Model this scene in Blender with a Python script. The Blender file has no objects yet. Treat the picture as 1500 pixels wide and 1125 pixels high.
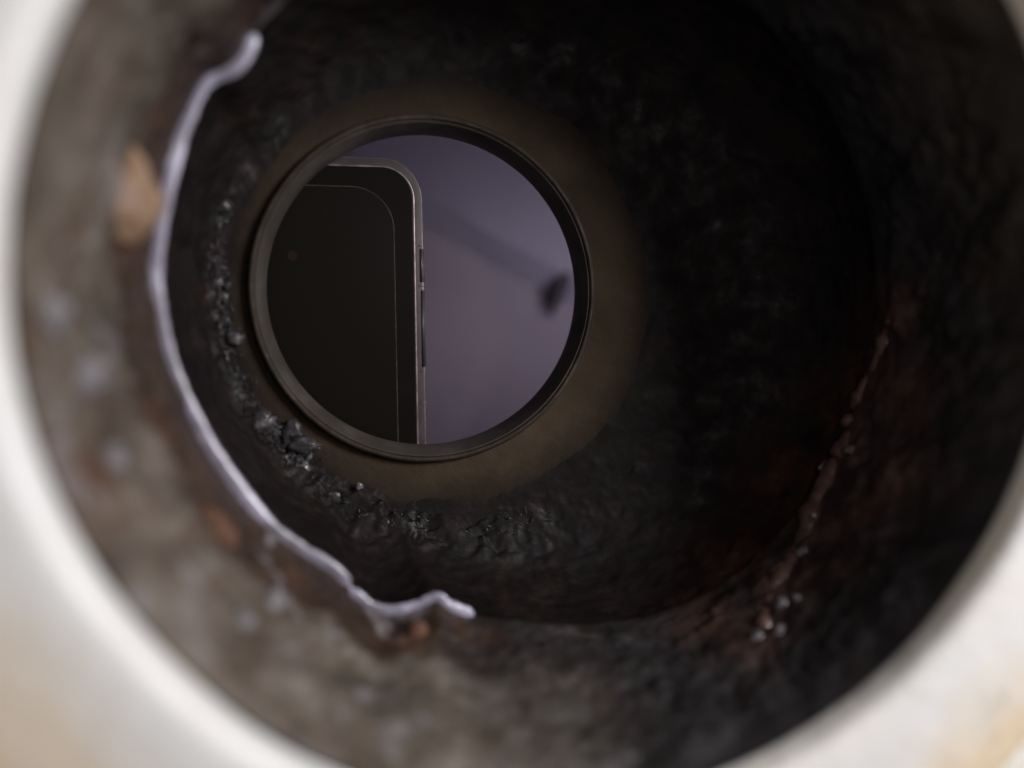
import bpy, bmesh, math, random
from mathutils import Vector, Matrix, noise
random.seed(7)
sc = bpy.context.scene
COL = sc.collection
MM = 0.001

# ------------------------------------------------------------------ camera, world, lamps, exposure
FPX = 1500 * 26 / 36                                   # focal length in photograph pixels
YAW, PITCH = math.atan(209 / FPX), math.atan(115 / math.hypot(FPX, 209))
FWD = Vector((math.sin(YAW) * math.cos(PITCH), math.cos(YAW) * math.cos(PITCH), -math.sin(PITCH)))
RIGHT = Vector((math.cos(YAW), -math.sin(YAW), 0))
UP = RIGHT.cross(FWD)
cam_d = bpy.data.cameras.new('camera'); cam = bpy.data.objects.new('camera', cam_d); COL.objects.link(cam)
cam.matrix_world = Matrix((RIGHT, UP, -FWD)).transposed().to_4x4()
cam_d.lens = 26; cam_d.sensor_width = 36; cam_d.clip_start = 0.004; cam_d.clip_end = 20
cam_d.dof.use_dof = True
cam_d.dof.focus_distance = 0.1215; cam_d.dof.aperture_fstop = 3.9
sc.camera = cam
sc.view_settings.view_transform = 'Standard'; sc.view_settings.look = 'None'
sc.view_settings.exposure = 0; sc.view_settings.gamma = 1
sc.cycles.use_denoising = True
sc.cycles.max_bounces = 8

w = bpy.data.worlds.new('World'); sc.world = w; w.use_nodes = True
bg = w.node_tree.nodes['Background']
bg.inputs[0].default_value = (0.85, 0.86, 0.95, 1); bg.inputs[1].default_value = 0.055

def area(name, loc, target, size, energy, col, size_y=None):
    d = bpy.data.lights.new(name, 'AREA'); d.energy = energy; d.color = col; d.size = size * MM
    if size_y: d.shape = 'RECTANGLE'; d.size_y = size_y * MM
    o = bpy.data.objects.new(name, d); COL.objects.link(o)
    o.location = Vector(loc) * MM
    o.rotation_euler = (Vector(target) * MM - o.location).to_track_quat('-Z', 'Y').to_euler()
    return o
area('key_lamp', (245, -132, 108), (10, 95, -10), 95, 1.30, (1.0, 0.97, 1.0))
area('warm_lamp', (-150, 48, -140), (-50, 70, -65), 30, 0.05, (1.0, 0.66, 0.34))
area('fill_lamp', (35, -12, 20), (35, 100, -10), 9, 0.014, (1.0, 0.92, 0.87))  # added weak fill beside the camera, lifts the dark interior
area('back_lamp', (60, 139, 4), (0, 190, -12), 24, 0.0124, (0.91, 0.86, 1.0))

# ------------------------------------------------------------------ helpers
def ray(px, py):
    return FWD + RIGHT * ((px - 750) / FPX) + UP * ((562.5 - py) / FPX)
def at(px, py, Y):                                      # the point (mm) seen there at depth Y
    d = ray(px, py); return d * (Y / d.y)
def stain(o, pts, radius):                              # soft-edged stain weight along a line, stored on the mesh
    at_ = o.data.attributes.new('stain', 'FLOAT', 'POINT')
    for k, v in enumerate(o.data.vertices):
        p = v.co / MM
        if p.x < 20: continue
        d2 = min((p - q).length_squared for q in pts)
        if d2 < (radius * 2.2) ** 2:
            at_.data[k].value = max(0, min(1, math.exp(-d2 / radius ** 2) * (0.75 + 1.3 * fbm(p, 0.22, 4))))
def link(name, bm, mat, parent=None, smooth=True):
    me = bpy.data.meshes.new(name); bm.normal_update(); bm.to_mesh(me); bm.free()
    for p in me.polygons: p.use_smooth = smooth
    o = bpy.data.objects.new(name, me); COL.objects.link(o)
    if mat: me.materials.append(mat)
    if parent: o.parent = parent
    return o
def thing(name, label, cat, loc=(0, 0, 0), group=None):
    o = bpy.data.objects.new(name, None); COL.objects.link(o); o.location = Vector(loc) * MM
    o.empty_display_size = 0.01
    return tag(o, label, cat, group)
def tag(o, label, cat, group=None):
    o['label'] = label; o['category'] = cat
    if group: o['group'] = group
    return o
def rebase(o, p):                                       # move a mesh's origin to p (mm)
    p = Vector(p) * MM
    o.data.transform(Matrix.Translation(-p)); o.location = p
    return o
def fbm(p, s, oct=3):
    v, a, t = 0.0, 1.0, 0.0
    for k in range(oct):
        v += a * noise.noise(p * s + Vector((k * 7.3, k * 3.1, k * 5.7))); t += a; a *= 0.5; s *= 2.1
    return v / t
def sheet(rows, closed=True):                           # quad sheet through rows of points given in mm
    bm = bmesh.new()
    vs = [[bm.verts.new(p * MM) for p in r] for r in rows]
    n = len(rows[0])
    for a, b in zip(vs, vs[1:]):
        for i in range(n if closed else n - 1):
            j = (i + 1) % n
            bm.faces.new((a[i], b[i], b[j], a[j]))
    return bm
def circle_rows(prof, cx, cz, n=192, bulge=lambda a: 0):  # prof: (Y, r) pairs, one centre
    return [[Vector((cx + (r + bulge(2 * math.pi * i / n)) * math.cos(2 * math.pi * i / n), Y, cz + (r + bulge(2 * math.pi * i / n)) * math.sin(2 * math.pi * i / n))) for i in range(n)] for Y, r in prof]
def worn(a):                                            # the mouth is a little out of round
    return 1.5 * math.exp(-((math.degrees(a) - 32) / 17) ** 2) + 0.25 * noise.noise(Vector((math.cos(a) * 2.5, math.sin(a) * 2.5, 4)))

class NT:
    def __init__(s, name):
        s.m = bpy.data.materials.new(name); s.m.use_nodes = True
        s.t = s.m.node_tree; s.b = s.t.nodes['Principled BSDF']
        s.co = s.t.nodes.new('ShaderNodeTexCoord').outputs['Object']
    def mapped(s, scale, loc=(0, 0, 0)):
        m = s.t.nodes.new('ShaderNodeMapping'); m.inputs['Scale'].default_value = scale; m.inputs['Location'].default_value = loc
        s.t.links.new(s.co, m.inputs[0]); return m.outputs[0]
    def noise(s, scale, detail=4, rough=0.55, dist=0.0, co=None):
        n = s.t.nodes.new('ShaderNodeTexNoise'); n.inputs['Scale'].default_value = scale
        n.inputs['Detail'].default_value = detail; n.inputs['Roughness'].default_value = rough; n.inputs['Distortion'].default_value = dist
        s.t.links.new(co or s.co, n.inputs['Vector']); return n.outputs[0]
    def ramp(s, fac, stops):
        r = s.t.nodes.new('ShaderNodeValToRGB'); e = r.color_ramp.elements
        while len(e) < len(stops): e.new(0.5)
        for k, (p, c) in enumerate(stops):
            e[k].position = p; e[k].color = (c, c, c, 1) if isinstance(c, (int, float)) else (*c, 1)
        s.t.links.new(fac, r.inputs[0]); return r.outputs[0]
    def mix(s, fac, a, b, mode='MIX'):
        m = s.t.nodes.new('ShaderNodeMix'); m.data_type = 'RGBA'; m.blend_type = mode
        for i, v in ((0, fac), (6, a), (7, b)):
            if isinstance(v, bpy.types.NodeSocket): s.t.links.new(v, m.inputs[i])
            else: m.inputs[i].default_value = v if i == 0 else (*v, 1)
        return m.outputs[2]
    def attr(s, name):
        a = s.t.nodes.new('ShaderNodeAttribute'); a.attribute_name = name; return a.outputs['Fac']
    def set(s, col=None, rough=None, bump=None, bump_dist=0.3, bump_str=1.0, **kw):
        for key, v in (('Base Color', col), ('Roughness', rough)):
            if v is None: continue
            if isinstance(v, bpy.types.NodeSocket): s.t.links.new(v, s.b.inputs[key])
            else: s.b.inputs[key].default_value = (*v, 1) if key == 'Base Color' else v
        if bump is not None:
            b = s.t.nodes.new('ShaderNodeBump'); b.inputs['Distance'].default_value = bump_dist * MM; b.inputs['Strength'].default_value = bump_str
            s.t.links.new(bump, b.inputs['Height']); s.t.links.new(b.outputs[0], s.b.inputs['Normal'])
        for k, v in kw.items(): s.b.inputs[k].default_value = v
        return s.m

# ------------------------------------------------------------------ materials (object coordinates are metres)
n = NT('white_pvc')
c = n.ramp(n.noise(45, 3), [(0.35, (0.84, 0.85, 0.82)), (0.6, (0.82, 0.80, 0.76)), (0.8, (0.76, 0.70, 0.60))])
ln = n.t.nodes.new('ShaderNodeVectorMath'); ln.operation = 'LENGTH'; n.t.links.new(n.mapped((1, 0, 1), (-0.0238, 0, -0.0003)), ln.inputs[0])
lm = n.t.nodes.new('ShaderNodeMapRange'); lm.clamp = False; n.t.links.new(ln.outputs['Value'], lm.inputs[0])
lm.inputs[1].default_value = 0.056; lm.inputs[2].default_value = 0.074; lm.inputs[3].default_value = -0.35; lm.inputs[4].default_value = 0.42
la = n.t.nodes.new('ShaderNodeMath'); la.operation = 'ADD'; n.t.links.new(lm.outputs[0], la.inputs[0]); n.t.links.new(n.noise(52, 4, 0.6, 0.8), la.inputs[1])
c = n.mix(n.ramp(la.outputs[0], [(0.32, 0.0), (0.85, 1.0)]), c, (0.81, 0.66, 0.46))        # yellower towards the outside
grime = n.ramp(n.noise(130, 5, 0.65, 0.5), [(0.60, 0.0), (0.75, 0.5)])
c = n.mix(grime, c, (0.42, 0.37, 0.30))
M_white = n.set(c, n.ramp(n.noise(90, 3), [(0.3, 0.35), (0.7, 0.6)]), n.noise(240, 4), 0.3)
n = NT('cream_plaster')
c = n.ramp(n.noise(38, 5, dist=0.6), [(0.3, (0.84, 0.77, 0.65)), (0.5, (0.84, 0.81, 0.74)), (0.75, (0.76, 0.62, 0.42))])
M_cream = n.set(c, 0.8, n.noise(300, 5), 0.6)

n = NT('scaled_pipe_wall')
base = n.ramp(n.noise(95, 5, 0.6, 0.5), [(0.3, (0.046, 0.036, 0.028)), (0.5, (0.112, 0.090, 0.069)), (0.7, (0.215, 0.186, 0.156))])
rust = n.ramp(n.noise(62, 5, 0.65, 1.0, n.mapped((1, 1, 1), (0.3, 0.11, 0.2))), [(0.54, 0.0), (0.72, 0.8)])
sep = n.t.nodes.new('ShaderNodeSeparateXYZ'); n.t.links.new(n.co, sep.inputs[0])
mr = n.t.nodes.new('ShaderNodeMapRange'); n.t.links.new(sep.outputs['Y'], mr.inputs[0])
mr.inputs[1].default_value = 0.086; mr.inputs[2].default_value = 0.097
wob = n.noise(110, 4, 0.6)
add = n.t.nodes.new('ShaderNodeMath'); add.operation = 'ADD'; n.t.links.new(mr.outputs[0], add.inputs[0]); n.t.links.new(wob, add.inputs[1])
band = n.ramp(add.outputs[0], [(0.72, 0.0), (1.15 if False else 1.0, 1.0)])   # rust stain along the inner edge
c = n.mix(rust, base, (0.10, 0.046, 0.022))
rustcol = n.ramp(n.noise(160, 4), [(0.35, (0.026, 0.015, 0.010)), (0.6, (0.050, 0.026, 0.015)), (0.8, (0.10, 0.045, 0.021))])
c = n.mix(band, c, rustcol)
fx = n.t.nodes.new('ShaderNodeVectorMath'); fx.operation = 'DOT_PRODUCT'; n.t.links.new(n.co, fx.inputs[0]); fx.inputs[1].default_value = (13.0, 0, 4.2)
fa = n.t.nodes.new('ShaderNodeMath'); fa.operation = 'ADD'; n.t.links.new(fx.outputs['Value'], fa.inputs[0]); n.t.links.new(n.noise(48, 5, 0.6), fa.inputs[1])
shade = n.ramp(fa.outputs[0], [(0.30, 0.0), (0.80, 1.0)])      # unlit darkness painted as film over the right and upper wall
shadecol = n.ramp(n.noise(130, 4), [(0.3, (0.012, 0.011, 0.012)), (0.6, (0.020, 0.018, 0.019)), (0.8, (0.038, 0.022, 0.018))])
pale = n.ramp(n.noise(120, 4, 0.6, 0.5, n.mapped((1, 1, 1), (0.7, 0.4, 0.9))), [(0.58, 0.0), (0.74, 1.0)])
c = n.mix(pale, c, (0.26, 0.24, 0.245))
c = n.mix(shade, c, shadecol)
redcol = n.ramp(n.noise(240, 5, 0.65), [(0.3, (0.040, 0.020, 0.016)), (0.55, (0.095, 0.048, 0.036)), (0.75, (0.17, 0.125, 0.11))])
c = n.mix(n.attr('stain'), c, redcol)
M_bore = n.set(c, n.ramp(n.noise(140, 3), [(0.3, 0.30), (0.7, 0.75)]), n.noise(420, 5, 0.65), 0.5)

n = NT('black_slime')
c = n.ramp(n.noise(170, 5, 0.6, 0.6), [(0.3, (0.006, 0.0048, 0.0048)), (0.55, (0.011, 0.0078, 0.0072)), (0.78, (0.022, 0.0135, 0.011))])
redcol = n.ramp(n.noise(240, 5, 0.65), [(0.3, (0.030, 0.013, 0.010)), (0.6, (0.065, 0.028, 0.021)), (0.8, (0.11, 0.07, 0.06))])
c = n.mix(n.attr('stain'), c, redcol)
M_slime = n.set(c, n.ramp(n.noise(260, 4), [(0.3, 0.38), (0.7, 0.8)]), n.noise(300, 3, 0.5), 0.2, **{'Specular IOR Level': 0.12})
n = NT('matted_fibres')
c = n.ramp(n.noise(500, 3), [(0.3, (0.018, 0.016, 0.017)), (0.5, (0.05, 0.045, 0.047)), (0.7, (0.19, 0.175, 0.18))])
M_fibre = n.set(c, 0.26, n.noise(1100, 4), 0.16)

n = NT('brown_flange')
c = n.ramp(n.noise(70, 6, 0.6, 0.4), [(0.3, (0.032, 0.0225, 0.0135)), (0.55, (0.048, 0.034, 0.021)), (0.75, (0.062, 0.045, 0.030))])
spots = n.ramp(n.noise(210, 4, 0.6), [(0.66, 0.0), (0.74, 1.0)])
c = n.mix(spots, c, (0.018, 0.013, 0.012))
cen = n.mapped((1, 0, 1), (-0.0129, 0, -0.0012))
ln = n.t.nodes.new('ShaderNodeVectorMath'); ln.operation = 'LENGTH'; n.t.links.new(cen, ln.inputs[0])
lm = n.t.nodes.new('ShaderNodeMapRange'); n.t.links.new(ln.outputs['Value'], lm.inputs[0]); lm.inputs[1].default_value = 0.0272; lm.inputs[2].default_value = 0.0352; lm.inputs[3].default_value = -0.60; lm.inputs[4].default_value = 0.46; lm.clamp = False
la = n.t.nodes.new('ShaderNodeMath'); la.operation = 'ADD'; n.t.links.new(lm.outputs[0], la.inputs[0]); n.t.links.new(n.noise(120, 5, 0.65), la.inputs[1])
c = n.mix(n.ramp(la.outputs[0], [(0.0, 0.0), (1.0, 1.0)]), c, (0.012, 0.0085, 0.0075))   # slime creeping in from the outer edge
M_flange = n.set(c, 0.8, n.noise(900, 5, 0.6), 0.15, **{'Specular IOR Level': 0.12})
n = NT('rubber_rim')
c = n.ramp(n.noise(150, 4), [(0.3, (0.022, 0.0145, 0.0105)), (0.55, (0.036, 0.026, 0.019)), (0.75, (0.062, 0.045, 0.033))])
M_rim = n.set(c, n.ramp(n.noise(300, 4, 0.7), [(0.4, 0.75), (0.7, 0.35)]), n.noise(700, 5, 0.7), 0.2, **{'Specular IOR Level': 0.3})
n = NT('grey_sleeve')
c = n.ramp(n.noise(150, 4), [(0.3, (0.038, 0.030, 0.025)), (0.55, (0.056, 0.046, 0.039)), (0.75, (0.085, 0.072, 0.061))])
M_sleeve = n.set(c, 0.6, n.noise(800, 4), 0.1, **{'Specular IOR Level': 0.25})

n = NT('painted_highlight')
c = n.ramp(n.noise(180, 3), [(0.25, (0.11, 0.098, 0.112)), (0.5, (0.28, 0.262, 0.33)), (0.68, (0.56, 0.54, 0.66))])  # highlight painted as pale lavender, brightness varied by noise
M_highlight = n.set(c, 0.38, n.noise(500, 3), 0.04, **{'Coat Weight': 0.9, 'Coat Roughness': 0.2, 'Specular IOR Level': 0.6})
n = NT('tan_grit')
c = n.ramp(n.noise(230, 4, 0.6), [(0.35, (0.13, 0.07, 0.045)), (0.5, (0.25, 0.155, 0.085)), (0.66, (0.32, 0.215, 0.175))])
M_tan = n.set(c, 0.7, n.noise(900, 4), 0.3)
n = NT('orange_rust')
c = n.ramp(n.noise(300, 4, 0.6), [(0.35, (0.08, 0.036, 0.019)), (0.65, (0.14, 0.060, 0.028))])
M_orange = n.set(c, 0.75, n.noise(900, 4), 0.3)
n = NT('limescale')
c = n.ramp(n.noise(260, 4, 0.6), [(0.3, (0.10, 0.09, 0.09)), (0.7, (0.215, 0.20, 0.212))])
M_lime = n.set(c, 0.45, n.noise(900, 4), 0.25)
n = NT('wet_slime_bead')
c = n.ramp(n.noise(300, 4), [(0.3, (0.07, 0.034, 0.027)), (0.7, (0.19, 0.115, 0.098))])
M_ridge = n.set(c, 0.2, n.noise(700, 4), 0.15)
n = NT('cloudy_drop')
M_drop = n.set(n.ramp(n.noise(700, 3), [(0.3, (0.07, 0.058, 0.058)), (0.7, (0.22, 0.20, 0.205))]), 0.2, **{'Coat Weight': 0.3, 'Coat Roughness': 0.2})

n = NT('phone_glass')
M_glass = n.set((0.0068, 0.0054, 0.0044), n.ramp(n.noise(120, 4), [(0.3, 0.34), (0.7, 0.46)]), **{'Specular IOR Level': 0.07})
n = NT('phone_display')
M_disp = n.set((0.0072, 0.0058, 0.0044), 0.4, **{'Specular IOR Level': 0.10})
n = NT('phone_frame')
M_frame = n.set(n.ramp(n.noise(300, 3), [(0.3, (0.052, 0.039, 0.041)), (0.7, (0.078, 0.059, 0.062))]), 0.4, Metallic=0.3)
n = NT('phone_bevel')
M_bevel = n.set(n.ramp(n.noise(700, 4), [(0.35, (0.17, 0.13, 0.13)), (0.65, (0.36, 0.29, 0.29))]), 0.36, Metallic=0.6)
n = NT('phone_button')
M_button = n.set((0.045, 0.038, 0.048), 0.45, Metallic=0.3)
n = NT('dim_red')
M_red_disc = n.set((0.018, 0.010, 0.009), 0.3, **{'Specular IOR Level': 0.2})

n = NT('lavender_paint')
M_lav = n.set(n.ramp(n.noise(60, 4), [(0.3, (0.31, 0.28, 0.355)), (0.7, (0.345, 0.31, 0.395))]), 0.7, n.noise(500, 4), 0.1)
n = NT('dusky_mauve_paint')
M_mauve = n.set(n.ramp(n.noise(50, 5, 0.6), [(0.3, (0.30, 0.25, 0.30)), (0.7, (0.35, 0.295, 0.35))]), 0.75, n.noise(500, 4), 0.1)
n = NT('dark_plastic')
M_dark = n.set(n.ramp(n.noise(300, 3), [(0.3, (0.045, 0.034, 0.044)), (0.7, (0.07, 0.052, 0.066))]), 0.6)

# ------------------------------------------------------------------ the drain pipe: collar, scaled bore, slimy seat
CX, CZ = 23.8, 0.3                                      # the bore's axis
N = 540
HIGHLIGHT_LINE = [(375, 50), (350, 95), (300, 125), (265, 200), (240, 300), (228, 400), (240, 490), (275, 590), (330, 690), (400, 775), (490, 835), (520, 870), (560, 895), (610, 888), (640, 875), (660, 890), (695, 900)]
tab = sorted((math.atan2(p.z - CZ, p.x - CX) % (2 * math.pi), math.hypot(p.x - CX, p.z - CZ)) for p in (at(x, y, 100) for x, y in HIGHLIGHT_LINE))
tab = [(0.0, 51.5), (0.9, 50.5), (1.7, 50.0)] + tab + [(5.4, 50.5), (2 * math.pi + 0.001, 51.5)]
def edge_r(th):                                         # radius of the inner edge, uneven with scale
    th %= 2 * math.pi
    for (a, ra), (b, rb) in zip(tab, tab[1:]):
        if a <= th <= b:
            t = (th - a) / max(b - a, 1e-6); t = t * t * (3 - 2 * t)
            return ra + (rb - ra) * t
    return 51
ANG = [2 * math.pi * i / N for i in range(N)]
EDGE = [edge_r(a) for a in ANG]
EDGE = [sum(EDGE[(i + k) % N] for k in range(-2, 3)) / 5 for i in range(N)]

drain = thing('drain_pipe', 'white mouthed drain pipe with dirty scaled bore surrounding the smaller round opening', 'pipe', (CX, 70, CZ))
def attach(o, root):                                    # parent keeping the world place
    o.parent = root; o.matrix_parent_inverse = Matrix.Translation(-root.location); return o

prof = [(96, 62), (74.5, 74.6), (72, 74.6), (71, 74.4), (70.4, 73.8), (70.1, 72), (69.9, 66), (69.7, 60), (69.75, 57.2), (70.0, 56.2), (70.6, 55.5), (71.6, 55.2), (73.5, 55.15)]
rows = circle_rows(prof, CX, CZ, 256, worn)
rows = [[p + Vector((0, 0.35 * fbm(p, 0.05), 0)) for p in r] for r in rows]
attach(link('collar', sheet(rows), M_white), drain)
rows = circle_rows([(74, 120), (71.9, 119), (71.7, 100), (71.6, 85), (71.4, 76), (71.4, 74.75), (74, 74.7), (80, 73.0)], CX, CZ, 256)
rows = [[p + Vector((0, 0.5 * fbm(p, 0.06, 4) if p.y < 73 and (p - Vector((CX, p.y, CZ))).length > 75.5 else 0, 0)) for p in r] for r in rows]
attach(link('surround', sheet(rows), M_cream), drain)

def bore_r(i, Y):
    t = min(1, max(0, (Y - 72) / 28)); return 54.9 + worn(ANG[i]) * (1 - t) + (EDGE[i] + 0.5 - 54.9) * t
rows = []
NB = 64
for k in range(NB + 1):
    Y = 73.2 + (100.6 - 73.2) * k / NB; row = []
    for i, a in enumerate(ANG):
        r = bore_r(i, Y)
        p = Vector((CX + r * math.cos(a), Y, CZ + r * math.sin(a)))
        amp = min(1, k / 10) * min(1, 0.25 + (NB - k) / 12)
        r -= amp * (max(0, 1.1 * fbm(p, 0.13, 4) + 0.25) * 1.5 + 0.8 * abs(fbm(p, 0.4, 4)) + 0.35 * fbm(p, 0.9, 3))
        row.append(Vector((CX + r * math.cos(a), Y, CZ + r * math.sin(a))))
    rows.append(row)
BORE = rows
bore_o = attach(link('bore', sheet(rows), M_bore), drain)

OX, OZ = 9.3, 2.25
FX, FZ, FR, FY = 12.9, 1.2, 33.0, 118.0                 # the flange
rows = []
lip = [FR + 0.9 + 1.9 * fbm(Vector((math.cos(a) * 33, 5, math.sin(a) * 33)), 0.09, 5) + 0.6 * fbm(Vector((math.cos(a) * 33, 9, math.sin(a) * 33)), 0.6, 4) for a in ANG]
NS = 96
for k in range(NS + 1):
    t = k / NS; row = []
    s = 0.04 * t + 0.96 * t ** 2.1; Y = 100.6 + (FY - 0.2 - 100.6) * (1 - (1 - t) ** 1.7)
    for i, a in enumerate(ANG):
        r1 = bore_r(i, 100.6)
        p1 = Vector((CX + r1 * math.cos(a), 0, CZ + r1 * math.sin(a)))
        p2 = Vector((FX + lip[i] * math.cos(a), 0, FZ + lip[i] * math.sin(a)))
        p = p1.lerp(p2, s); p.y = Y
        amp = min(1, k / 5)
        amp *= min(1, (1 - t) / 0.08 + 0.1)
        d = amp * (0.9 * max(-0.2, fbm(p, 0.16, 4)) + 0.3 * fbm(p, 0.6, 4))
        deg = math.degrees(a) % 360
        band = math.exp(-((deg - 236) / 68) ** 2) * math.exp(-((t - 0.82) / 0.17) ** 2)     # clumped sludge low on the left
        d += band * (3.2 * abs(fbm(p, 0.20, 5)) ** 0.8 + 1.1 * fbm(p, 0.9, 4) + 0.3)
        dirn = Vector((FX - p.x, -6, FZ - p.z)).normalized()
        row.append(p + dirn * d)
    rows.append(row)
rows.append([p + Vector(((FX - p.x) * 0.045, 0.32, (FZ - p.z) * 0.045)) for p in rows[-1]])
SEAT = rows
seat_o = attach(link('seat', sheet(rows), M_slime), drain)
rows = circle_rows([(73.6, 58.2), (85, 60), (104, 60), (119.5, 58)], CX, CZ, 128)   # the pipe's outer skin
rows.append([Vector((OX + 27.3 * math.cos(2 * math.pi * i / 128), 119.6, OZ + 27.3 * math.sin(2 * math.pi * i / 128))) for i in range(128)])
attach(link('outer_shell', sheet(rows), M_white), drain)

# ------------------------------------------------------------------ the small outlet: flange, rim, sleeve
outlet = thing('outlet_fitting', 'brown flange with raised dark rim around the small round opening', 'pipe fitting', (OX, 118, OZ))
rows = []
for k in range(15):
    t = k / 14
    row = []
    for i, a in enumerate(ANG):
        p1 = Vector((FX + (FR + 3.2) * math.cos(a), FY, FZ + (FR + 3.2) * math.sin(a)))
        p2 = Vector((OX + 26.2 * math.cos(a), FY - 0.3, OZ + 26.2 * math.sin(a)))
        p = p1.lerp(p2, t); p.y += 0.12 * fbm(p, 0.2, 3); row.append(p)
    rows.append(row)
attach(link('flange', sheet(rows), M_flange), outlet)
prof = [(118.2, 27.4), (117.4, 27.2), (116.6, 26.95), (116.15, 26.7), (116.0, 26.4), (116.1, 26.15), (116.5, 26.02), (117.0, 26.0)]
rows = circle_rows(prof, OX, OZ, 384)
rows = [[p + Vector((p.x - OX, 0, p.z - OZ)).normalized() * (0.12 * fbm(p, 0.12, 3) + 0.05 * fbm(p, 1.0, 3)) + Vector((0, 0.12 * fbm(p, 0.3, 4), 0)) for p in r] for r in rows]
rim = attach(link('rim', sheet(rows), M_rim), outlet)
prof = [(117.0, 26.1), (116.55, 26.0), (116.4, 25.9), (116.42, 25.78), (116.6, 25.7), (116.75, 25.66), (118.2, 25.25), (119.4, 25.05), (121.4, 24.86), (121.8, 24.95), (121.9, 25.3), (121.6, 27.0), (119.2, 27.2)]
attach(link('sleeve', sheet(circle_rows(prof, OX, OZ, 256)), M_sleeve), outlet)

# ------------------------------------------------------------------ beads, lumps, drops and matted slime
def catmull(P, n=8):
    out = []
    for i in range(len(P) - 1):
        p0, p1, p2, p3 = P[max(i - 1, 0)], P[i], P[i + 1], P[min(i + 2, len(P) - 1)]
        for k in range(n):
            t = k / n
            out.append(0.5 * ((2 * p1) + (p2 - p0) * t + (2 * p0 - 5 * p1 + 4 * p2 - p3) * t * t + (3 * p1 - p0 - 3 * p2 + p3) * t ** 3))
    return out + [P[-1].copy()]
def tube(bm, P, R, sides=14):
    n = len(P); rings = []
    for i, p in enumerate(P):
        d = (P[min(i + 1, n - 1)] - P[max(i - 1, 0)]).normalized()
        u = d.cross(Vector((0, 1, 0.001))).normalized(); v = d.cross(u)
        r = R(i / (n - 1)) if callable(R) else R
        rings.append([bm.verts.new((p + (u * math.cos(2 * math.pi * k / sides) + v * math.sin(2 * math.pi * k / sides)) * r) * MM) for k in range(sides)])
    for a, b in zip(rings, rings[1:]):
        for k in range(sides):
            bm.faces.new((a[k], a[(k + 1) % sides], b[(k + 1) % sides], b[k]))
    bm.faces.new(rings[0][::-1]); bm.faces.new(rings[-1])
def highlight_r(t):
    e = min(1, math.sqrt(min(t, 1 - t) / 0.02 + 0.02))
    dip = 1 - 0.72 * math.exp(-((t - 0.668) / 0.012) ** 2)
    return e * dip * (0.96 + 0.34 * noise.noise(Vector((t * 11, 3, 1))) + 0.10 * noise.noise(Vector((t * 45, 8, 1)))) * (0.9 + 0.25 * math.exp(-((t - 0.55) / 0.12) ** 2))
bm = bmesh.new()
tube(bm, catmull([at(x, y, 99.8) for x, y in HIGHLIGHT_LINE], 10), highlight_r)
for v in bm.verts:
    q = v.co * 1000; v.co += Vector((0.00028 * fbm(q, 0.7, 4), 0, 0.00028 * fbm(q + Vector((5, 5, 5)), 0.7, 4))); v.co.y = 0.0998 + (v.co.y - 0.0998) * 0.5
bead = link('highlight_bead', bm, M_highlight)  # the wet edge's highlight, built as a pale tube
tag(bead, 'long lavender grey bead imitating a wet highlight along the dirty pipe wall beside the opening', 'highlight')
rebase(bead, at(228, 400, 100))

RIDGE = [(1300, 470), (1278, 535), (1245, 600), (1238, 640), (1215, 682), (1190, 735), (1165, 800), (1130, 855), (1108, 920)]
def on_wall(px, py):                                    # where that line of sight meets the bore or the seat (mm)
    d = ray(px, py); d = d / d.y
    for k in range(0, 1200):
        Y = 73.3 + k * 0.04; p = d * Y
        a = math.atan2(p.z - CZ, p.x - CX) % (2 * math.pi); i = int(a / (2 * math.pi) * N) % N
        if Y <= 100.6:
            q = BORE[min(NB, int((Y - 73.2) / 27.4 * NB))][i]
            if math.hypot(p.x - CX, p.z - CZ) >= math.hypot(q.x - CX, q.z - CZ): return p
        else:
            best = None
            for row in SEAT:
                if row[i].y >= Y: best = row[i]; break
            if best is None or math.hypot(p.x - FX, p.z - FZ) >= math.hypot(best.x - FX, best.z - FZ): return p
    return d * 118
bm = bmesh.new()
P = [on_wall(x, y) for x, y in RIDGE]
SP = catmull(P, 3) + [on_wall(x, y) for x, y in ((1320, 590), (1300, 690), (1270, 740), (1080, 820), (1150, 700), (1040, 900), (1230, 800))]
stain(bore_o, SP, 6.0); stain(seat_o, SP, 6.5)
P = catmull(P, 8)
P = [p + Vector((CX - p.x, 0, CZ - p.z)).normalized() * -0.95 + Vector((fbm(p, 0.5), 0, fbm(p + Vector((9, 9, 9)), 0.5))) * 0.9 for p in P]
tube(bm, P, lambda t: 1.6 * (0.6 + 0.4 * math.sin(math.pi * t)) * (1 + 0.7 * noise.noise(Vector((t * 22, 0, 4)))))
ridge = link('slime_strand', bm, M_ridge)
tag(ridge, 'thin dark wet slime strand running down the shadowed right side of the pipe wall', 'slime')
rebase(ridge, P[len(P) // 2])

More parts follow.
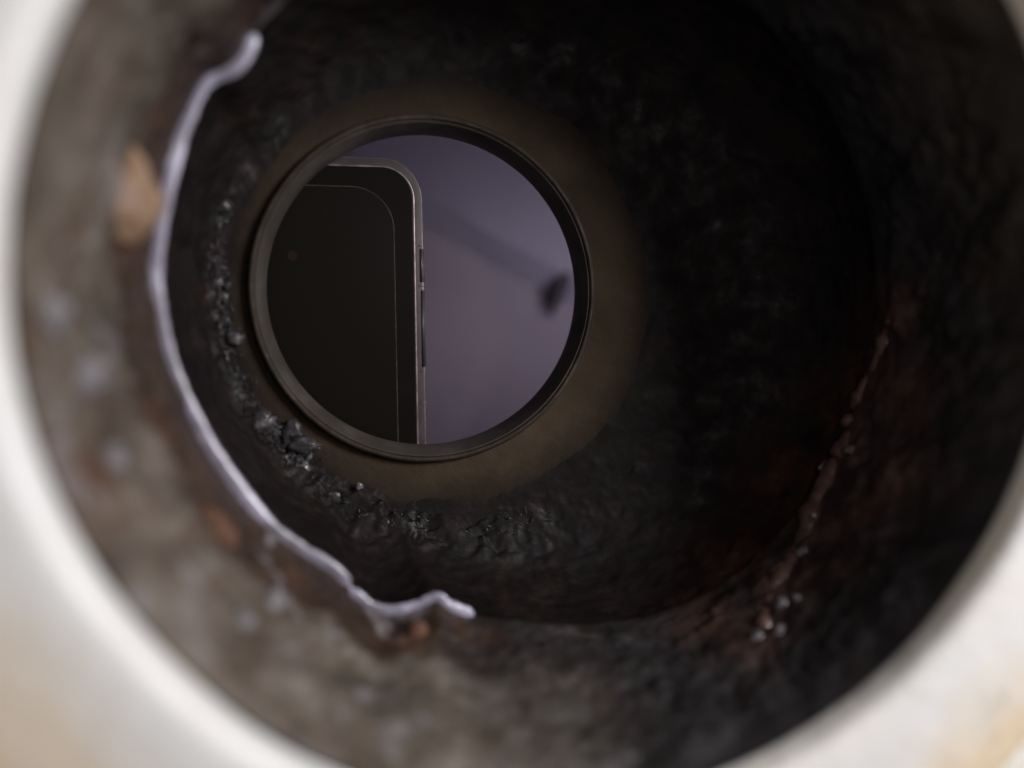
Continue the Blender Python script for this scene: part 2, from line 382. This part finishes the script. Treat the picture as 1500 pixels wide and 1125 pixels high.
def lump(name, px, py, w, h, rot, mat, label, cat, group=None, thick=0.55, seed=0, rough=0.28, sub=3):
    c = on_wall(px, py); s = c.length / FPX * 1.0
    a = math.atan2(c.z - CZ, c.x - CX)
    nrm = Vector((-math.cos(a), -0.15, -math.sin(a))).normalized() if c.y < 101 else Vector((FX - c.x, -14, FZ - c.z)).normalized()
    bm = bmesh.new(); bmesh.ops.create_icosphere(bm, subdivisions=sub, radius=1)
    view = c.normalized(); ux = (RIGHT - view * RIGHT.dot(view)).normalized(); uy = view.cross(ux) * -1
    e1 = ux * math.cos(rot) + uy * math.sin(rot); e2 = -ux * math.sin(rot) + uy * math.cos(rot)
    for v in bm.verts:
        p = v.co.copy(); k = 1 + rough * fbm(p + Vector((seed * 3.7, seed, 0)), 1.5, 4)
        q = (e1 * p.x * w * 0.5 * s + e2 * p.y * h * 0.5 * s + view * p.z * 0.5 * thick * min(w, h) * s) * k
        v.co = (c + nrm * 0.15 + q) * MM
    o = link(name, bm, mat); tag(o, label, cat, group); rebase(o, c)
    return o
lump('grit_lump', 184, 290, 78, 108, -0.25, M_tan, 'blurred tan grit lump stuck on the grey pipe wall above the highlight bead', 'grit', seed=4, rough=0.75, thick=0.4)
lump('rust_flake', 318, 775, 34, 74, 0.7, M_orange, 'small orange rust flake beside the lower stretch of the highlight bead', 'rust', seed=2, rough=0.4, thick=0.5)
lump('rust_flake', 612, 925, 26, 30, 0.2, M_orange, 'tiny brown rust nodule under the wavy lower end of the highlight bead', 'rust', seed=3)
G = 'pale limescale spots on the pipe wall'
for k, (x, y, ww, hh, r, lab) in enumerate([
    (68, 462, 44, 60, 0.2, 'pale limescale spot nearest the white mouth, level with the opening'),
    (118, 552, 60, 52, 0.4, 'largest pale limescale spot on the grey wall left of the highlight bead'),
    (163, 676, 36, 36, 0.0, 'small round pale limescale spot below the largest one'),
    (398, 886, 40, 34, 0.5, 'pale limescale spot low on the wall beneath the highlight bead'),
    (352, 912, 34, 30, 0.1, 'dull limescale spot close to the white mouth at the bottom')]):
    lump('limescale_spot', x, y, ww, hh, r, M_lime, lab, 'limescale', G, thick=0.22, seed=10 + k, rough=0.9)
G = 'cloudy drops along the slime strand'
for k, (x, y, ww, hh, r, lab) in enumerate([
    (1146, 832, 26, 12, 0.4, 'brightest cloudy drop, stretched across the slime strand'),
    (1176, 808, 15, 13, 0.0, 'cloudy drop just above the brightest stretched drop'),
    (1145, 886, 15, 22, 0.0, 'upright cloudy drop below the brightest stretched drop'),
    (1168, 877, 10, 11, 0.0, 'faint tiny drop right of the upright cloudy drop'),
    (1110, 934, 15, 17, 0.1, 'lowest cloudy drop at the foot of the slime strand'),
    (1141, 927, 12, 18, -0.4, 'leaning cloudy drop next to the lowest drop'),
    (1248, 658, 15, 11, 0.0, 'small cloudy drop hanging right of the strand bend'),
    (1212, 683, 18, 12, 0.3, 'cloudy drop lying on the middle of the slime strand')]):
    lump('water_drop', x, y, ww, hh, r, M_drop, lab, 'drop', G, thick=0.4, seed=30 + k, rough=1.3, sub=3)

# matted fibrous slime round the flange's lower edge: nobody could count it
MAT = [(302, 300), (306, 380), (312, 450), (336, 540), (384, 620), (440, 700), (505, 762), (590, 792), (680, 800), (770, 812), (920, 806)]
bm = bmesh.new()
path = catmull([Vector((x, y, 0)) for x, y in MAT], 20)
clusters = []
for k in range(60):
    t = random.random() ** 0.85; q = path[int(t * (len(path) - 1))]
    clusters.append((q.x + random.gauss(0, 14), q.y + random.gauss(0, 20), random.uniform(5, 26), t))
for k in range(2400):
    x, y, spread, t = clusters[min(59, int(random.random() ** 1.4 * 60))]
    sc_ = (1.0 - 0.5 * max(0, (t - 0.75) / 0.25)) * random.choice((0.5, 0.7, 1.0, 1.5))
    c = at(x + random.gauss(0, spread), y + random.gauss(0, spread), random.uniform(116.0, 117.3))
    if math.hypot(c.x - OX, c.z - OZ) < 29.5: continue
    if k % 6 == 0:
        R = random.choice((0.15, 0.2, 0.3, 0.45, 0.8)) * random.uniform(0.7, 1.3) * sc_
        g = bmesh.ops.create_icosphere(bm, subdivisions=2, radius=1)['verts']
        st = Vector((random.uniform(0.4, 1.8), random.uniform(0.15, 0.4), random.uniform(0.4, 1.8)))
        for v in g:
            p = v.co.copy(); kk = max(0.5, min(1.45, 1 + 1.4 * fbm(p + Vector((k, 0, 0)), 1.9, 3)))
            v.co = (c + Vector((0, 0.3, 0)) + Vector((p.x * st.x, p.y * st.y, p.z * st.z)) * R * kk) * MM
    else:
        L = random.uniform(0.4, 1.3) * sc_; d = Vector((random.gauss(0, 1), random.gauss(0, 0.35), random.gauss(0, 1))).normalized()
        P = [c]
        for j in range(4):
            d = (d + Vector((random.gauss(0, .35), random.gauss(0, .15), random.gauss(0, .35)))).normalized(); P.append(P[-1] + d * L / 4)
        r0 = random.uniform(0.03, 0.12) * sc_
        tube(bm, P, lambda t, r0=r0: r0 * (1.05 - 0.8 * t), 5)
sl = link('sludge', bm, M_fibre)
sl['label'] = 'matted dark fibrous sludge around the lower left edge of the brown flange'; sl['category'] = 'sludge'; sl['kind'] = 'stuff'
rebase(sl, at(384, 620, 117))

# ------------------------------------------------------------------ the phone behind the opening
PY = 124.2                                              # its front face
tr = at(625.5, 400, PY); top = at(560, 230.5, PY)
PW, PH, PD = 74.0, 152.0, 8.0
phone = thing('phone', 'black phone with thin metal edge standing behind the round opening', 'phone', (0, 0, 0))
x1, z1 = tr.x, top.z
phone.location = Vector((x1 - PW / 2, PY + PD / 2, z1 - PH)) * MM
phone.rotation_euler = (0, math.radians(-0.2), 0)
def rrect(w, h, r, n=14):                               # outline centred on the phone, in x/z
    out = []
    for cx, cz, a0 in ((w / 2 - r, h / 2 - r, 0), (-w / 2 + r, h / 2 - r, 90), (-w / 2 + r, -h / 2 + r, 180), (w / 2 - r, -h / 2 + r, 270)):
        for k in range(n + 1):
            a = math.radians(a0 + 90 * k / n); out.append((cx + r * math.cos(a), cz + r * math.sin(a)))
    return out
def shell(name, prof, mat, parent, cap=False, R=7.0, smooth=True):   # prof: (inset, y) pairs
    rows = [[Vector((x, y, z + PH / 2)) for x, z in rrect(PW - 2 * i, PH - 2 * i, max(0.6, R - i))] for i, y in prof]
    bm = sheet(rows)
    if cap:
        bm.verts.ensure_lookup_table(); n = len(rows[0]); bm.faces.new([bm.verts[(len(rows) - 1) * n + k] for k in range(n)])
    return link(name, bm, mat, parent, smooth)
h = PD / 2
frame = shell('frame', [(2.0, h), (0.6, h), (0.12, h - 0.6), (0.0, h - 1.4), (0.0, -h + 1.2), (0.05, -h + 0.62), (0.12, -h + 0.40)], M_frame, phone, R=6.6)
shell('outer_bevel', [(0.12, -h + 0.40), (0.18, -h + 0.30), (0.26, -h + 0.26)], M_bevel, frame, R=6.6)
shell('front_band', [(0.26, -h + 0.26), (0.7, -h + 0.20), (1.30, -h + 0.18), (1.36, -h + 0.18)], M_frame, frame, R=6.6)
shell('inner_bevel', [(1.36, -h + 0.18), (1.44, -h + 0.08), (1.58, -h + 0.06), (1.66, -h + 0.12)], M_bevel, frame, R=6.6)
shell('screen', [(1.66, -h + 0.14), (1.8, -h + 0.1), (1.84, -h + 0.1), (1.92, -h + 0.1), (4.6, -h + 0.1), (4.75, -h + 0.1)], M_glass, phone, cap=True, R=6.6, smooth=False)
shell('display_edge', [(4.72, -h + 0.11), (4.77, -h + 0.05), (4.87, -h + 0.05), (4.92, -h + 0.11)], M_rim, phone, R=11.5)
shell('display', [(4.9, -h + 0.12), (4.9, -h + 0.08), (4.95, -h + 0.075)], M_disp, phone, cap=True, R=11.5, smooth=False)
shell('back_cover', [(2.2, h - 0.5), (3, h - 0.4)], M_glass, phone, cap=True, R=6.6)
def bar(name, zc, L, mat, x0, x1, y0, y1, parent):
    bm = bmesh.new(); bmesh.ops.create_cube(bm, size=1)
    for v in bm.verts:
        v.co = Vector(((x0 + x1) / 2 + v.co.x * (x1 - x0), (y0 + y1) / 2 + v.co.y * (y1 - y0), zc + v.co.z * L)) * MM
    bmesh.ops.bevel(bm, geom=bm.edges[:], offset=min(x1 - x0, y1 - y0, L) * 0.3 * MM, segments=2, affect='EDGES')
    return link(name, bm, mat, parent)
def pz(py): return at(620, py, PY).z - (z1 - PH)
X = PW / 2
bar('button', (pz(363) + pz(417)) / 2, pz(363) - pz(417), M_button, X - 0.95, X + 0.07, -h + 0.05, -h + 3, phone)
bar('button', (pz(424) + pz(541)) / 2, pz(424) - pz(541), M_button, X - 0.8, X + 0.10, -h + 0.08, -h + 3, phone)
for py in (361, 420, 545, 592):
    bar('antenna_seam', pz(py), 0.16, M_bevel, X - 1.0, X + 0.05, -h + 0.12, -h + 3, phone)
c = at(433, 375, PY); bm = bmesh.new()
bmesh.ops.create_circle(bm, cap_ends=True, segments=24, radius=0.8 * MM)
bmesh.ops.transform(bm, matrix=Matrix.Translation(Vector((c.x - (x1 - PW / 2), -h + 0.06, c.z - (z1 - PH))) * MM) @ Matrix.Rotation(math.radians(90), 4, 'X'), verts=bm.verts)
link('red_disc', bm, M_red_disc, phone)  # small dim red disc on the display

# ------------------------------------------------------------------ the painted chamber behind the opening
def slab(name, pts, dy, mat, grow=()):                           # a thick panel: outline at the front, dy deep
    bm = bmesh.new()
    a = [bm.verts.new(p * MM) for p in pts]; b = [bm.verts.new((p + Vector((0, dy, 0)) + (grow[1] if k in grow[0] else Vector())) * MM) for k, p in enumerate(pts)] if grow else [bm.verts.new((p + Vector((0, dy, 0))) * MM) for p in pts]
    bm.faces.new(a); bm.faces.new(b[::-1]); k = len(a)
    for i in range(k): bm.faces.new((a[i], b[i], b[(i + 1) % k], a[(i + 1) % k]))
    bmesh.ops.recalc_face_normals(bm, faces=bm.faces[:])
    o = link(name, bm, mat, smooth=False); o['kind'] = 'structure'; return o
slab('wall', [Vector(v) for v in ((-75, 191, -190), (75, 191, -190), (75, 191, 75), (-75, 191, 75))], 4, M_mauve)
e0, e1 = at(640, 297, 186.5), at(825, 398, 186.5)
d = (e1 - e0).normalized()
l0, l1 = e0 - d * ((e0.x + 74.5) / d.x), e0 + d * ((74.5 - e0.x) / d.x)
o = slab('upper_wall', [l0, l1, Vector((75, 186.5, l1.z)), Vector((75, 186.5, 75)), Vector((-75, 186.5, 75)), Vector((-75, 186.5, l0.z))], 4.9, M_lav, ((0, 1), Vector((d.z, 0, -d.x)) * 7))
bv = o.modifiers.new('soft_edge', 'BEVEL'); bv.width = 0.6 * MM; bv.segments = 4; bv.limit_method = 'ANGLE'
# unseen side panels added to shut key light out of the chamber
bm = bmesh.new()
for lo, hi in (((-79, 121.8, -194), (-75, 196, 79)), ((75, 121.8, -194), (79, 196, 79)), ((-75, 121.8, 75), (75, 196, 79)), ((-75, 121.8, -194), (75, 196, -190))):
    g = bmesh.ops.create_cube(bm, size=1)['verts']
    for v in g: v.co = Vector([(lo[j] + hi[j]) / 2 + v.co[j] * (hi[j] - lo[j]) for j in range(3)]) * MM
o = link('light_block_sides', bm, M_mauve, smooth=False); o['kind'] = 'structure'
rows = []
for k, t in enumerate((0, 1)):
    row = []
    for i in range(64):
        a = 2 * math.pi * i / 64
        p = Vector((OX + 27 * math.cos(a), 121.7, OZ + 27 * math.sin(a)))
        if t:
            q = Vector((math.cos(a), 0, math.sin(a))); m = max(abs(q.x), abs(q.z)); q /= m
            p = Vector((79 * q.x, 121.75, -57.5 + 136.5 * q.z))
        row.append(p)
    rows.append(row)
o = link('light_block_front', sheet(rows), M_mauve, smooth=False); o['kind'] = 'structure'  # unseen front panel added to keep key light off the back

# the dark hook under the ledge, seen out of focus at the right
hook = thing('wall_peg', 'blurred dark peg on the mauve wall under the ledge at the opening edge', 'peg', tuple(at(808, 425, 188)))
bm = bmesh.new()
P = catmull([at(832, 400, 186.5), at(827, 410, 186), at(820, 426, 185.6), at(812, 446, 186.5), at(806, 464, 190)], 6)
tube(bm, P, lambda t: 0.5 + 1.5 * math.sin(math.pi * min(1, t * 1.1 + 0.02)) ** 1.2 if t < 0.9 else 0.4)
attach(link('peg_shaft', bm, M_dark), hook)
bm = bmesh.new(); bmesh.ops.create_cone(bm, cap_ends=True, segments=24, radius1=1.8 * MM, radius2=1.4 * MM, depth=5 * MM)
pc = at(819, 426, 188.6)
bmesh.ops.transform(bm, matrix=Matrix.Translation(pc * MM) @ Matrix.Rotation(math.radians(90), 4, 'X'), verts=bm.verts)
attach(link('peg_plate', bm, M_dark), hook)
